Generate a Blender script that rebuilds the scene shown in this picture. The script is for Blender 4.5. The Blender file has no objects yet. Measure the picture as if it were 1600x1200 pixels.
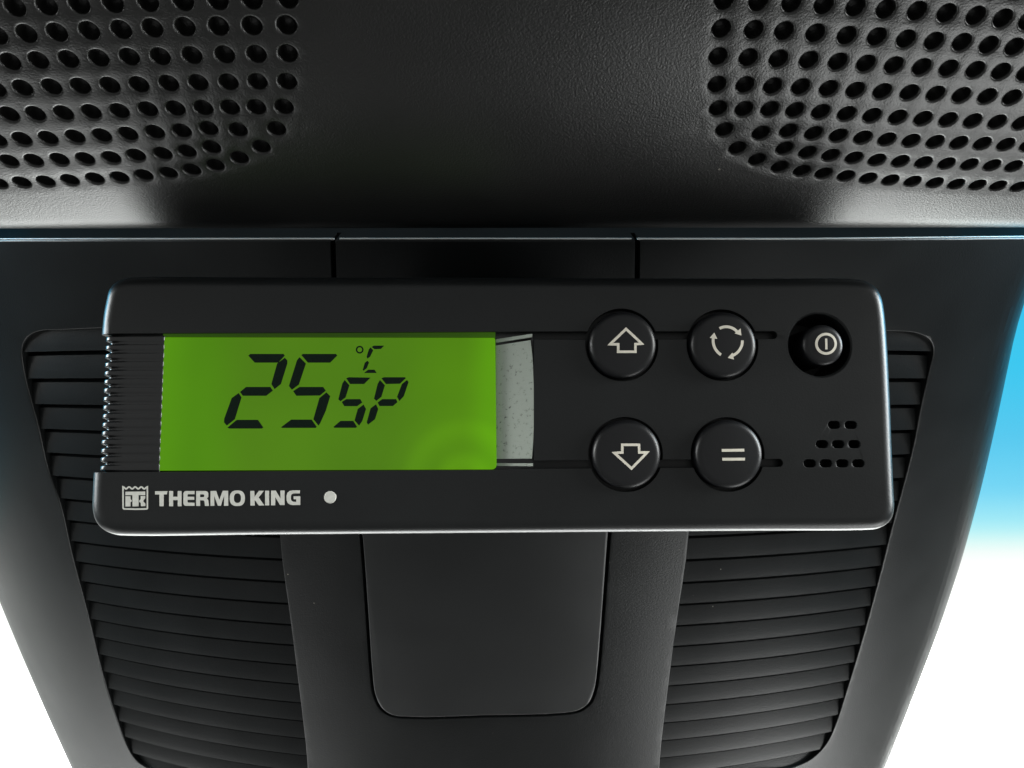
import bpy, bmesh, math, random
from mathutils import Vector, Matrix
from mathutils.geometry import delaunay_2d_cdt

random.seed(3)
scene = bpy.context.scene
COL = scene.collection
PI = math.pi

# ------------------------------------------------------------------ camera
CAM = Vector((0.0, 0.0, 1.5))
F = 30.0 / 36.0 * 1600.0            # focal length in photo pixels (1600 wide)
cd = bpy.data.cameras.new('camera')
cd.lens = 30.0
cd.sensor_width = 36.0
cd.clip_start = 0.005
cd.clip_end = 100.0
cam = bpy.data.objects.new('camera', cd)
cam.location = CAM
cam.rotation_euler = (PI / 2, 0, 0)
COL.objects.link(cam)
scene.camera = cam

# ------------------------------------------------------------------ daylight round the cab
W_FRONT, W_DASH, W_LEFT, W_RIGHT, W_LOW_L, W_LOW_R, W_BACK, W_BASE = 1.15, 17.5, 34.0, 46.0, 4.0, 13.0, 0.44, 0.125
world = bpy.data.worlds.new('World')
scene.world = world
world.use_nodes = True
nt = world.node_tree
nt.nodes.clear()
def wn(t, **k):
    n = nt.nodes.new(t)
    for a, b in k.items():
        setattr(n, a, b)
    return n
def link(a, b): nt.links.new(a, b)
tc = wn('ShaderNodeTexCoord')
def wdot(vec, lo, hi, out, squeeze=1.0):
    d = wn('ShaderNodeVectorMath', operation='DOT_PRODUCT')
    sc = wn('ShaderNodeVectorMath', operation='MULTIPLY')
    link(tc.outputs['Generated'], sc.inputs[0])
    sc.inputs[1].default_value = (squeeze, 1, 1)
    nm = wn('ShaderNodeVectorMath', operation='NORMALIZE')
    link(sc.outputs[0], nm.inputs[0])
    link(nm.outputs[0], d.inputs[0])
    d.inputs[1].default_value = Vector(vec).normalized()
    m = wn('ShaderNodeMapRange', interpolation_type='SMOOTHSTEP')
    link(d.outputs['Value'], m.inputs['Value'])
    m.inputs['From Min'].default_value = lo
    m.inputs['From Max'].default_value = hi
    m.inputs['To Min'].default_value = 0.0
    m.inputs['To Max'].default_value = out
    return m.outputs['Result']
parts = [wdot((0, 1, -0.42), 0.56, 0.80, W_FRONT, 0.62),       # bright haze ahead, through the windscreen
         wdot((0, 0.75, -0.66), 0.80, 0.95, W_DASH),     # sunlit bonnet and dashboard below
         wdot((-1, 0.0, 0.32), 0.91, 0.98, W_LEFT),  # left door window
         wdot((1, 0.0, 0.32), 0.91, 0.98, W_RIGHT),  # right door window
         wdot((-0.56, 0.16, -0.83), 0.94, 1.0, W_LOW_L),     # pair of added low side lights that brighten the speaker grilles
         wdot((0.56, -0.06, -0.83), 0.95, 1.0, W_LOW_R),
         wdot((0, -1, 0.15), 0.0, 0.9, W_BACK)]         # pale cab interior behind
acc = None
for p in parts:
    m = wn('ShaderNodeMath', operation='ADD')
    if acc is None:
        m.inputs[0].default_value = W_BASE
    else:
        link(acc, m.inputs[0])
    link(p, m.inputs[1])
    acc = m.outputs[0]
bg = wn('ShaderNodeBackground')
bg.inputs['Color'].default_value = (0.98, 1.0, 0.985, 1)
link(acc, bg.inputs['Strength'])
wo = wn('ShaderNodeOutputWorld')
link(bg.outputs[0], wo.inputs[0])

scene.view_settings.view_transform = 'Standard'
scene.view_settings.look = 'None'
scene.view_settings.exposure = 0.0
scene.view_settings.gamma = 1.0
scene.view_settings.use_curve_mapping = False
scene.render.resolution_x = 1024
scene.render.resolution_y = 768

# ------------------------------------------------------------------ materials
def mat_plastic(name, col, rough, grain_scale, grain, spec=0.4, blotch=0.12):
    m = bpy.data.materials.new(name)
    m.use_nodes = True
    n = m.node_tree.nodes
    l = m.node_tree.links
    b = n['Principled BSDF']
    b.inputs['Specular IOR Level'].default_value = spec
    t = n.new('ShaderNodeTexCoord')
    n1 = n.new('ShaderNodeTexNoise')
    n1.inputs['Scale'].default_value = grain_scale
    n1.inputs['Detail'].default_value = 3.0
    l.new(t.outputs['Object'], n1.inputs['Vector'])
    bp = n.new('ShaderNodeBump')
    bp.inputs['Strength'].default_value = grain
    bp.inputs['Distance'].default_value = 0.0002
    l.new(n1.outputs['Fac'], bp.inputs['Height'])
    l.new(bp.outputs['Normal'], b.inputs['Normal'])
    n2 = n.new('ShaderNodeTexNoise')
    n2.inputs['Scale'].default_value = 60.0
    n2.inputs['Detail'].default_value = 5.0
    l.new(t.outputs['Object'], n2.inputs['Vector'])
    mr = n.new('ShaderNodeMapRange')
    mr.inputs['From Min'].default_value = 0.3
    mr.inputs['From Max'].default_value = 0.7
    mr.inputs['To Min'].default_value = rough - 0.015
    mr.inputs['To Max'].default_value = rough + 0.015
    l.new(n2.outputs['Fac'], mr.inputs['Value'])
    l.new(mr.outputs['Result'], b.inputs['Roughness'])
    cr = n.new('ShaderNodeMapRange')
    cr.inputs['From Min'].default_value = 0.3
    cr.inputs['From Max'].default_value = 0.7
    cr.inputs['To Min'].default_value = 1.0 - blotch
    cr.inputs['To Max'].default_value = 1.0 + blotch
    l.new(n2.outputs['Fac'], cr.inputs['Value'])
    mx = n.new('ShaderNodeVectorMath')
    mx.operation = 'SCALE'
    mx.inputs[0].default_value = col
    l.new(cr.outputs['Result'], mx.inputs['Scale'])
    # sparse specks of dust
    n3 = n.new('ShaderNodeTexVoronoi')
    n3.inputs['Scale'].default_value = 160.0
    l.new(t.outputs['Object'], n3.inputs['Vector'])
    st = n.new('ShaderNodeMath')
    st.operation = 'LESS_THAN'
    st.inputs[1].default_value = 0.028
    l.new(n3.outputs['Distance'], st.inputs[0])
    wn3 = n.new('ShaderNodeSeparateColor')
    l.new(n3.outputs['Color'], wn3.inputs[0])
    gt = n.new('ShaderNodeMath')
    gt.operation = 'GREATER_THAN'
    gt.inputs[1].default_value = 0.8
    l.new(wn3.outputs[0], gt.inputs[0])
    ml = n.new('ShaderNodeMath')
    ml.operation = 'MULTIPLY'
    l.new(st.outputs[0], ml.inputs[0])
    l.new(gt.outputs[0], ml.inputs[1])
    mc = n.new('ShaderNodeMix')
    mc.data_type = 'RGBA'
    l.new(ml.outputs[0], mc.inputs['Factor'])
    l.new(mx.outputs[0], mc.inputs['A'])
    mc.inputs['B'].default_value = (0.16, 0.15, 0.13, 1)
    l.new(mc.outputs['Result'], b.inputs['Base Color'])
    return m

def mat_print(name, col, rough=0.6, emit=0.0):
    m = bpy.data.materials.new(name)
    m.use_nodes = True
    n = m.node_tree.nodes
    l = m.node_tree.links
    b = n['Principled BSDF']
    b.inputs['Roughness'].default_value = rough
    b.inputs['Specular IOR Level'].default_value = 0.3
    t = n.new('ShaderNodeTexCoord')
    n2 = n.new('ShaderNodeTexNoise')
    n2.inputs['Scale'].default_value = 1500.0
    l.new(t.outputs['Object'], n2.inputs['Vector'])
    cr = n.new('ShaderNodeMapRange')
    cr.inputs['To Min'].default_value = 0.8
    cr.inputs['To Max'].default_value = 1.15
    l.new(n2.outputs['Fac'], cr.inputs['Value'])
    mx = n.new('ShaderNodeVectorMath')
    mx.operation = 'SCALE'
    mx.inputs[0].default_value = col
    l.new(cr.outputs['Result'], mx.inputs['Scale'])
    l.new(mx.outputs[0], b.inputs['Base Color'])
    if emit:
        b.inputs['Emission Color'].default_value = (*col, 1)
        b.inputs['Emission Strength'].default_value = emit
    return m

M_CONSOLE = mat_plastic('console_plastic', (0.0038, 0.0038, 0.0036), 0.33, 3300, 0.30, 0.34)
M_HOLE = M_CONSOLE
M_COVER = mat_plastic('cover_plastic', (0.0050, 0.0055, 0.0056), 0.30, 2200, 0.22, 0.12)
M_HOUSE = mat_plastic('controller_plastic', (0.0042, 0.0048, 0.0050), 0.36, 3200, 0.10, 0.24)
M_BUTTON = mat_plastic('button_rubber', (0.0032, 0.0034, 0.0040), 0.38, 4000, 0.08, 0.24)
M_RIB = mat_plastic('grip_plastic', (0.0036, 0.0038, 0.0040), 0.26, 3000, 0.06, 0.42)
M_WHITE = mat_print('white_print', (0.43, 0.43, 0.395))
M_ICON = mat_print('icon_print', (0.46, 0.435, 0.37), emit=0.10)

# dusty grey strip beside the display
def mat_strip():
    m = bpy.data.materials.new('dusty_grey')
    m.use_nodes = True
    n = m.node_tree.nodes
    l = m.node_tree.links
    b = n['Principled BSDF']
    b.inputs['Roughness'].default_value = 0.7
    t = n.new('ShaderNodeTexCoord')
    a = n.new('ShaderNodeTexNoise')
    a.inputs['Scale'].default_value = 1500.0
    a.inputs['Detail'].default_value = 6.0
    a.inputs['Roughness'].default_value = 0.7
    l.new(t.outputs['Object'], a.inputs['Vector'])
    r = n.new('ShaderNodeValToRGB')
    r.color_ramp.elements[0].position = 0.30
    r.color_ramp.elements[0].color = (0.035, 0.04, 0.035, 1)
    r.color_ramp.elements[1].position = 0.68
    r.color_ramp.elements[1].color = (0.25, 0.28, 0.245, 1)
    e = r.color_ramp.elements.new(0.43)
    e.color = (0.25, 0.28, 0.245, 1)
    l.new(a.outputs['Fac'], r.inputs['Fac'])
    l.new(r.outputs['Color'], b.inputs['Base Color'])
    bp = n.new('ShaderNodeBump')
    bp.inputs['Strength'].default_value = 0.6
    bp.inputs['Distance'].default_value = 0.0002
    l.new(a.outputs['Fac'], bp.inputs['Height'])
    l.new(bp.outputs['Normal'], b.inputs['Normal'])
    return m
M_STRIP = mat_strip()

# backlit display: the backlight is brighter and yellower towards its two ends
def mat_lcd(name, k):
    m = bpy.data.materials.new(name)
    m.use_nodes = True
    n = m.node_tree.nodes
    l = m.node_tree.links
    b = n['Principled BSDF']
    b.inputs['Base Color'].default_value = (0.006, 0.02, 0.003, 1)
    b.inputs['Roughness'].default_value = 0.22
    b.inputs['Specular IOR Level'].default_value = 0.1
    t = n.new('ShaderNodeTexCoord')
    s = n.new('ShaderNodeSeparateXYZ')
    l.new(t.outputs['Object'], s.inputs[0])
    ns = n.new('ShaderNodeTexNoise')
    ns.inputs['Scale'].default_value = 55.0
    ns.inputs['Detail'].default_value = 1.0
    l.new(t.outputs['Object'], ns.inputs['Vector'])
    ab = n.new('ShaderNodeMapRange')
    ab.inputs['From Min'].default_value = -0.0315
    ab.inputs['From Max'].default_value = 0.0315
    l.new(s.outputs[0], ab.inputs['Value'])
    r = n.new('ShaderNodeValToRGB')
    cr = r.color_ramp
    cr.interpolation = 'EASE'
    cr.elements[0].position = 0.0
    cr.elements[0].color = (0.120, 0.380, 0.0006, 1)
    cr.elements[1].position = 1.0
    cr.elements[1].color = (0.135, 0.420, 0.0006, 1)
    for p, c in ((0.035, (0.086, 0.275, 0.0006, 1)), (0.14, (0.072, 0.225, 0.0008, 1)), (0.30, (0.072, 0.190, 0.003, 1)),
                 (0.62, (0.068, 0.180, 0.003, 1)), (0.86, (0.076, 0.215, 0.001, 1)), (0.96, (0.090, 0.285, 0.0006, 1))):
        e = cr.elements.new(p)
        e.color = c
    l.new(ab.outputs['Result'], r.inputs['Fac'])
    v = n.new('ShaderNodeMapRange')
    v.inputs['From Min'].default_value = 0.3
    v.inputs['From Max'].default_value = 0.7
    v.inputs['To Min'].default_value = 0.92 * k
    v.inputs['To Max'].default_value = 1.08 * k
    l.new(ns.outputs['Fac'], v.inputs['Value'])
    l.new(r.outputs['Color'], b.inputs['Emission Color'])
    # reflection arcs on the glass, painted as faint rings in the emission
    ds = n.new('ShaderNodeVectorMath')
    ds.operation = 'DISTANCE'
    ds.inputs[1].default_value = (0.0235, 0.0, -0.0135)
    l.new(t.outputs['Object'], ds.inputs[0])
    rg = n.new('ShaderNodeValToRGB')
    rg.color_ramp.interpolation = 'EASE'
    rg.color_ramp.elements[0].color = (0.12, 0.12, 0.12, 1)
    rg.color_ramp.elements[1].color = (0, 0, 0, 1)
    for p_, g_ in ((0.22, 0.30), (0.40, 0.06), (0.62, 0.22), (0.80, 0.05)):
        rg.color_ramp.elements.new(p_).color = (g_, g_, g_, 1)
    mm = n.new('ShaderNodeMath')
    mm.operation = 'DIVIDE'
    mm.inputs[1].default_value = 0.015
    l.new(ds.outputs['Value'], mm.inputs[0])
    l.new(mm.outputs[0], rg.inputs['Fac'])
    m2 = n.new('ShaderNodeMath')
    m2.operation = 'MULTIPLY_ADD'
    l.new(rg.outputs['Color'], m2.inputs[0])
    l.new(v.outputs['Result'], m2.inputs[1])
    l.new(v.outputs['Result'], m2.inputs[2])
    l.new(m2.outputs[0], b.inputs['Emission Strength'])
    return m
M_LCD = mat_lcd('backlit_display', 0.97)
M_LCD_EDGE = mat_lcd('display_border', 0.22)
M_SEG = bpy.data.materials.new('display_segment')
M_SEG.use_nodes = True
_b = M_SEG.node_tree.nodes['Principled BSDF']
_b.inputs['Base Color'].default_value = (0.0015, 0.006, 0.003, 1)
_b.inputs['Roughness'].default_value = 0.25
_b.inputs['Specular IOR Level'].default_value = 0.1

# ------------------------------------------------------------------ helpers
def ray(px, py):
    return Vector(((px - 800.0) / F, 1.0, (600.0 - py) / F))

WLOC = {}
def empty(name, loc, label, cat):
    o = bpy.data.objects.new(name, None)
    o.empty_display_size = 0.02
    COL.objects.link(o)
    o.location = loc
    o['label'] = label
    o['category'] = cat
    WLOC[o] = Vector(loc)
    return o

def obj(name, bm, mat, parent, smooth=35.0, weighted=True, label=None):
    """bm holds world coordinates; the object's origin goes to its own middle"""
    xs = [v.co for v in bm.verts]
    lo = Vector((min(c.x for c in xs), min(c.y for c in xs), min(c.z for c in xs)))
    hi = Vector((max(c.x for c in xs), max(c.y for c in xs), max(c.z for c in xs)))
    c = (lo + hi) / 2
    for v in bm.verts:
        v.co -= c
    if smooth is not None:
        for f in bm.faces:
            f.smooth = True
        a = math.radians(smooth)
        for e in bm.edges:
            if len(e.link_faces) == 2:
                e.smooth = e.calc_face_angle(0.0) < a
    me = bpy.data.meshes.new(name)
    bm.to_mesh(me)
    bm.free()
    me.materials.append(mat)
    o = bpy.data.objects.new(name, me)
    COL.objects.link(o)
    if parent is not None:
        o.parent = parent
        o.location = c - WLOC[parent]
    else:
        o.location = c
    WLOC[o] = c
    if weighted and smooth is not None:
        w = o.modifiers.new('weighted_normals', 'WEIGHTED_NORMAL')
        w.keep_sharp = True
    if label:
        o['label'] = label
    return o

def offset(poly, d):
    """inward offset (positive d) of a closed 2D polygon, either winding"""
    n = len(poly)
    area = sum(poly[i][0] * poly[(i + 1) % n][1] - poly[(i + 1) % n][0] * poly[i][1] for i in range(n))
    s = 1.0 if area > 0 else -1.0
    out = []
    for i in range(n):
        p0, p1, p2 = Vector(poly[i - 1]), Vector(poly[i]), Vector(poly[(i + 1) % n])
        a = (p1 - p0)
        b = (p2 - p1)
        if a.length < 1e-12: a = b
        if b.length < 1e-12: b = a
        a.normalize()
        b.normalize()
        na = Vector((-a.y, a.x)) * s
        nb = Vector((-b.y, b.x)) * s
        m = na + nb
        if m.length < 1e-6:
            m = na
        m.normalize()
        k = max(0.4, m.dot(na))
        q = p1 + m * (d / k)
        out.append((q.x, q.y))
    return out

def chaikin(poly, it=2, closed=True):
    for _ in range(it):
        out = []
        n = len(poly)
        for i in range(n if closed else n - 1):
            a, b = poly[i], poly[(i + 1) % n]
            out.append((a[0] * .75 + b[0] * .25, a[1] * .75 + b[1] * .25))
            out.append((a[0] * .25 + b[0] * .75, a[1] * .25 + b[1] * .75))
        poly = out
    return poly

def round_poly(corners, radii, seg=8):
    """corner points with a fillet radius each"""
    out = []
    n = len(corners)
    for i in range(n):
        p0, p, p2 = Vector(corners[i - 1]), Vector(corners[i]), Vector(corners[(i + 1) % n])
        r = radii[i] if isinstance(radii, (list, tuple)) else radii
        a = (p0 - p).normalized()
        b = (p2 - p).normalized()
        if r <= 0 or abs(a.dot(b)) > 0.9999:
            out.append((p.x, p.y))
            continue
        ang = math.acos(max(-1, min(1, a.dot(b))))
        t = r / math.tan(ang / 2)
        bis = (a + b).normalized()
        c = p + bis * (r / math.sin(ang / 2))
        s = p + a * t
        e = p + b * t
        a0 = math.atan2(s.y - c.y, s.x - c.x)
        a1 = math.atan2(e.y - c.y, e.x - c.x)
        da = (a1 - a0 + PI) % (2 * PI) - PI
        for k in range(seg + 1):
            aa = a0 + da * k / seg
            out.append((c.x + r * math.cos(aa), c.y + r * math.sin(aa)))
    return out

def circle(c, r, n=48):
    return [(c[0] + r * math.cos(2 * PI * i / n), c[1] + r * math.sin(2 * PI * i / n)) for i in range(n)]

def stadium(x0, x1, y, h, n=12):
    r = h / 2
    out = []
    for k in range(n + 1):
        a = -PI / 2 + PI * k / n
        out.append((x1 - r + r * math.cos(a), y + r * math.sin(a)))
    for k in range(n + 1):
        a = PI / 2 + PI * k / n
        out.append((x0 + r + r * math.cos(a), y + r * math.sin(a)))
    return out

def loft(bm, rings):
    """closed solid through rings of 3D points; both ends capped"""
    vr = [[bm.verts.new(p) for p in r] for r in rings]
    n = len(vr[0])
    for a, b in zip(vr[:-1], vr[1:]):
        for i in range(n):
            bm.faces.new((a[i], a[(i + 1) % n], b[(i + 1) % n], b[i]))
    bm.faces.new(list(reversed(vr[0])))
    bm.faces.new(vr[-1])
    return vr

def prism(bm, poly, prof):
    """poly in (x, z); prof = list of (inset, depth): local coordinates x, depth, z"""
    loft(bm, [[(x, d, z) for x, z in (offset(poly, i) if i else poly)] for i, d in prof])

def tidy(bm):
    bmesh.ops.recalc_face_normals(bm, faces=bm.faces[:])

def bool_cut(bm, cutters):
    """difference of bm and every cutter bmesh (each its own closed solid); frees them"""
    def tmp(b, nm):
        tidy(b)
        me = bpy.data.meshes.new(nm)
        b.to_mesh(me)
        b.free()
        o = bpy.data.objects.new(nm, me)
        COL.objects.link(o)
        return o
    base = tmp(bm, 'tmp_base')
    cs = []
    for c in cutters:
        o = tmp(c, 'tmp_cut')
        cs.append(o)
        m = base.modifiers.new('cut', 'BOOLEAN')
        m.operation = 'DIFFERENCE'
        m.solver = 'EXACT'
        m.object = o
    dg = bpy.context.evaluated_depsgraph_get()
    out = bmesh.new()
    out.from_mesh(base.evaluated_get(dg).to_mesh())
    for o in [base] + cs:
        me = o.data
        bpy.data.objects.remove(o)
        bpy.data.meshes.remove(me)
    bmesh.ops.remove_doubles(out, verts=out.verts[:], dist=1e-7)
    return out

def flat_shape(bm, loops, put):
    """fills a 2D outline (first loop) with holes (other loops), put(x, y) -> world"""
    pts, faces_edges = [], []
    for lp in loops:
        s = len(pts)
        pts += [Vector((p[0], p[1])) for p in lp]
        faces_edges += [(s + i, s + (i + 1) % len(lp)) for i in range(len(lp))]
    vs, es, fs, *_ = delaunay_2d_cdt(pts, faces_edges, [], 0, 1e-6)
    def inside(p, lp):
        r = False
        n = len(lp)
        for i in range(n):
            a, b = lp[i], lp[(i + 1) % n]
            if (a[1] > p[1]) != (b[1] > p[1]) and p[0] < (b[0] - a[0]) * (p[1] - a[1]) / (b[1] - a[1]) + a[0]:
                r = not r
        return r
    nv = {}
    for f in fs:
        c = ((vs[f[0]].x + vs[f[1]].x + vs[f[2]].x) / 3, (vs[f[0]].y + vs[f[1]].y + vs[f[2]].y) / 3)
        if not inside(c, loops[0]) or any(inside(c, h) for h in loops[1:]):
            continue
        q = []
        for i in f:
            if i not in nv:
                nv[i] = bm.verts.new(put(vs[i].x, vs[i].y))
            q.append(nv[i])
        try:
            bm.faces.new(q)
        except ValueError:
            pass

def ribbon(bm, pts, w, put, closed=False, step=None):
    """stroke of width w along 2D points (photo pixels), mitred"""
    if step:
        d = []
        m = len(pts)
        for i in range(m if closed else m - 1):
            a, b = Vector(pts[i]), Vector(pts[(i + 1) % m])
            k = max(1, int((b - a).length / step))
            for j in range(k):
                d.append(tuple(a.lerp(b, j / k)))
        if not closed:
            d.append(tuple(pts[-1]))
        pts = d
    n = len(pts)
    L, R = [], []
    for i in range(n):
        p = Vector(pts[i])
        a = (p - Vector(pts[i - 1])) if (i > 0 or closed) else (Vector(pts[1]) - p)
        b = (Vector(pts[(i + 1) % n]) - p) if (i < n - 1 or closed) else a
        a = a.normalized()
        b = b.normalized()
        na, nb = Vector((-a.y, a.x)), Vector((-b.y, b.x))
        m = (na + nb).normalized()
        k = max(0.45, m.dot(na))
        o = m * (w / 2 / k)
        L.append(bm.verts.new(put(*(p + o))))
        R.append(bm.verts.new(put(*(p - o))))
    for i in range(n if closed else n - 1):
        j = (i + 1) % n
        bm.faces.new((L[i], L[j], R[j], R[i]))

def face_camera(bm):
    bm.normal_update()
    for f in bm.faces:
        if f.normal.y > 0:
            f.normal_flip()

# ------------------------------------------------------------------ the windscreen cover (curved slab leaning away)
TAU = math.radians(28.0)
RC = 0.269                      # radius of the sideways curve
C0 = CAM + ray(760, 375) * 0.185
def bend(u, n, w):
    """slab coordinates (across, into the cover, down the slope) -> world"""
    ph = u / RC
    x = RC * math.sin(ph)
    y = RC * (1 - math.cos(ph))
    N = Vector((-math.sin(ph) * math.cos(TAU), math.cos(ph) * math.cos(TAU), math.sin(TAU)))
    return C0 + Vector((x, y + w * math.sin(TAU), -w * math.cos(TAU))) + N * n
def slab(px, py):
    """where a photo pixel meets the slab's face"""
    r = ray(px, py)
    z0 = C0.z - CAM.z
    t = 0.215
    for _ in range(60):
        ph = math.asin(max(-.95, min(.95, (t * r.x - (C0.x - CAM.x)) / RC)))
        w = (z0 - t * r.z) / math.cos(TAU)
        t = 0.5 * t + 0.5 * ((C0.y - CAM.y) + w * math.sin(TAU) + RC * (1 - math.cos(ph)))
    ph = math.asin(max(-.95, min(.95, (t * r.x - (C0.x - CAM.x)) / RC)))
    return (RC * ph, -(z0 - t * r.z) / math.cos(TAU))     # (u, z) with z = -w
def slabs(pts): return [slab(*p) for p in pts]

def bend_bm(bm, step=0.0025):
    us = [v.co.x for v in bm.verts]
    u = math.ceil(min(us) / step) * step
    while u < max(us):
        bmesh.ops.bisect_plane(bm, geom=bm.verts[:] + bm.edges[:] + bm.faces[:], dist=1e-7,
                               plane_co=(u, 0, 0), plane_no=(1, 0, 0))
        u += step
    for v in bm.verts:
        v.co = bend(v.co.x, v.co.y, -v.co.z)
    bmesh.ops.triangulate(bm, faces=[f for f in bm.faces if len(f.verts) > 4])
    bm.normal_update()

cover = empty('windscreen_cover', C0, 'black plastic windscreen sensor cover with slatted vents behind the display unit', 'sensor cover')

# edges of the cover
RE = slabs([(1718, 330), (1691, 400), (1632, 543), (1594, 700), (1568, 800), (1538, 900), (1503, 1000), (1464, 1100), (1424, 1200), (1381, 1300), (1338, 1400), (1253, 1600)])
LE = slabs([(-234, 330), (-209, 400), (-160, 543), (-108, 700), (-73, 800), (-35, 900), (5, 1000), (46, 1100), (89, 1200), (133, 1300), (177, 1400), (263, 1600)])
ztop = slab(760, 375)[1]
TOPL = [slab(px, 375 if px < 1250 else 375 - 4.0 * (px - 1250) / 350) for px in range(-260, 1760, 20)]
def top_at(u):
    if u <= TOPL[0][0]: return TOPL[0][1]
    for a, b in zip(TOPL[:-1], TOPL[1:]):
        if a[0] <= u <= b[0]:
            return a[1] + (b[1] - a[1]) * (u - a[0]) / (b[0] - a[0])
    return TOPL[-1][1]
def interp(tab, z):
    t = sorted(tab, key=lambda p: p[1])
    for a, b in zip(t[:-1], t[1:]):
        if a[1] <= z <= b[1]:
            k = (z - a[1]) / (b[1] - a[1])
            return a[0] + (b[0] - a[0]) * k
    return t[0][0] if z < t[0][1] else t[-1][0]
def smooth_edge(tab, z):
    return sum(interp(tab, z + d) for d in (-.008, -.004, 0, .004, .008)) / 5
zbot = slab(760, 1600)[1]
bm = bmesh.new()
rings = []
ROLL, DEEP = 0.030, 0.022
nz = 50
zs = [zbot + (ztop - zbot) * i / nz for i in range(nz + 1)]
lip = [(0.0, 0.0), (0.0003, 0.00012), (0.00055, 0.0005)]
def ring_at(z, drop=0.0):
    ul, ur = smooth_edge(LE, z), smooth_edge(RE, z)
    pts = []
    K = 14
    for k in range(K + 1):                      # left roll, from the back edge to the face
        a = PI / 2 * k / K
        pts.append((ul + ROLL * (1 - math.sin(a)) * 0 + ROLL * (1 - math.cos(a)) , DEEP * (1 - math.sin(a)) + drop, z))
    for k in range(1, 12):
        t = k / 12
        pts.append((ul + ROLL + (ur - ul - 2 * ROLL) * t, drop, z))
    for k in range(K + 1):
        a = PI / 2 * (1 - k / K)
        pts.append((ur - ROLL * (1 - math.cos(a)), DEEP * (1 - math.sin(a)) + drop, z))
    pts = pts + [(a, 0.034, c) for a, b, c in reversed(pts)]
    k = (z - zbot) / (ztop - zbot)
    return [(a, b, zbot + (top_at(a) - zbot) * k) for a, b, c in pts]
for z in zs[:-1]:
    rings.append(ring_at(z))
rings.append(ring_at(ztop - 0.0006))
rings.append(ring_at(ztop - 0.00025, 0.00012))
rings.append(ring_at(ztop - 0.00006, 0.00035))
rings.append(ring_at(ztop, 0.0008))
vr = loft(bm, rings)
caps = [f for f in bm.faces if len(f.verts) > 4]
bmesh.ops.delete(bm, geom=caps, context='FACES_ONLY')
for r_ in (vr[0], vr[-1]):                      # close the two ends with a strip of quads
    n_ = len(r_)
    for i in range(n_ // 2 - 1):
        bm.faces.new((r_[i], r_[i + 1], r_[n_ - 2 - i], r_[n_ - 1 - i]))

VR = [(1077, 700), (1090, 560), (1094, 528), (1106, 518)] + [(1390, 518), (1428, 520), (1446, 526), (1455, 534), (1459, 548), (1453, 577), (1440, 633), (1427, 700), (1394, 825),
      (1375, 900), (1350, 992), (1325, 1075), (1306, 1133), (1292, 1162), (1270, 1185), (1236, 1200), (1190, 1206), (1042, 1212), (1032, 1206), (1031, 1196), (1054, 1000), (1077, 833)]
VL = [(437, 700), (425, 560), (421, 528), (409, 518)] + [(90, 516), (60, 518), (43, 527), (34, 545), (38, 584), (60, 668), (75, 734), (94, 787), (112, 866), (137, 960), (161, 1057), (184, 1129),
      (198, 1165), (212, 1187), (232, 1201), (290, 1210), (469, 1214), (479, 1208), (480, 1196), (456, 990), (437, 840)]
def spline(poly, k=4):
    """closed Catmull-Rom through the points"""
    out = []
    n = len(poly)
    for i in range(n):
        p0, p1, p2, p3 = [Vector(poly[(i + d) % n]) for d in (-1, 0, 1, 2)]
        for j in range(k):
            t = j / k
            l1, l2 = (p1 - p0).length ** .5 + 1e-9, (p2 - p1).length ** .5 + 1e-9
            l3 = (p3 - p2).length ** .5 + 1e-9
            m1 = ((p1 - p0) / l1 - (p2 - p0) / (l1 + l2) + (p2 - p1) / l2) * l2
            m2 = ((p2 - p1) / l2 - (p3 - p1) / (l2 + l3) + (p3 - p2) / l3) * l2
            q = p1 * (2 * t**3 - 3 * t**2 + 1) + m1 * (t**3 - 2 * t**2 + t) + p2 * (-2 * t**3 + 3 * t**2) + m2 * (t**3 - t**2)
            out.append((q.x, q.y))
    return out
vents = [spline(slabs(VL), 4), spline(slabs(VR), 4)]
cutters = []
VD = 0.0105
def pocket(poly, depth, c=0.00035):
    b = bmesh.new()
    prism(b, poly, [(-c - 0.0012, -0.0012), (-c, 0.0), (-c * .35, c * .3), (0.0, c), (0.0, depth)])
    return b
for v in vents:
    cutters.append(pocket(v, VD))
FL = [(540, 640), (553, 760), (562, 845), (570, 950), (578, 1060), (582, 1086), (592, 1107), (606, 1118), (628, 1123), (760, 1121), (885, 1117), (908, 1112), (924, 1100), (932, 1082), (936, 1064), (946, 950), (954, 845), (962, 760), (972, 640)]
flap_out = spline(slabs(FL), 3)
cutters.append(pocket(flap_out, 0.003, 0.0002))
TS = slabs([(526, 378), (991.5, 378), (995, 470), (523, 470)])
for (ua_, _z), (ub_, zb_), hw in ((TS[0], TS[3], 0.00055), (TS[1], TS[2], 0.00055)):
    cutters.append(pocket([(ub_ - hw, zb_), (ub_ + hw, zb_), (ua_ + hw, ztop + 0.012), (ua_ - hw, ztop + 0.012)], 0.005, 0.00012))
shell = bool_cut(bm, cutters)
bend_bm(shell)
obj('shell', shell, M_COVER, cover)

# access flap set into its groove
bm = bmesh.new()
fi = offset(flap_out, 0.00085)
prism(bm, fi, [(0.0, 0.0035), (0.0, 0.0003), (0.0001, 0.0001), (0.0003, 0.0)])
tidy(bm)
bend_bm(bm)
obj('access_flap', bm, M_HOUSE, cover)
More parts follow.
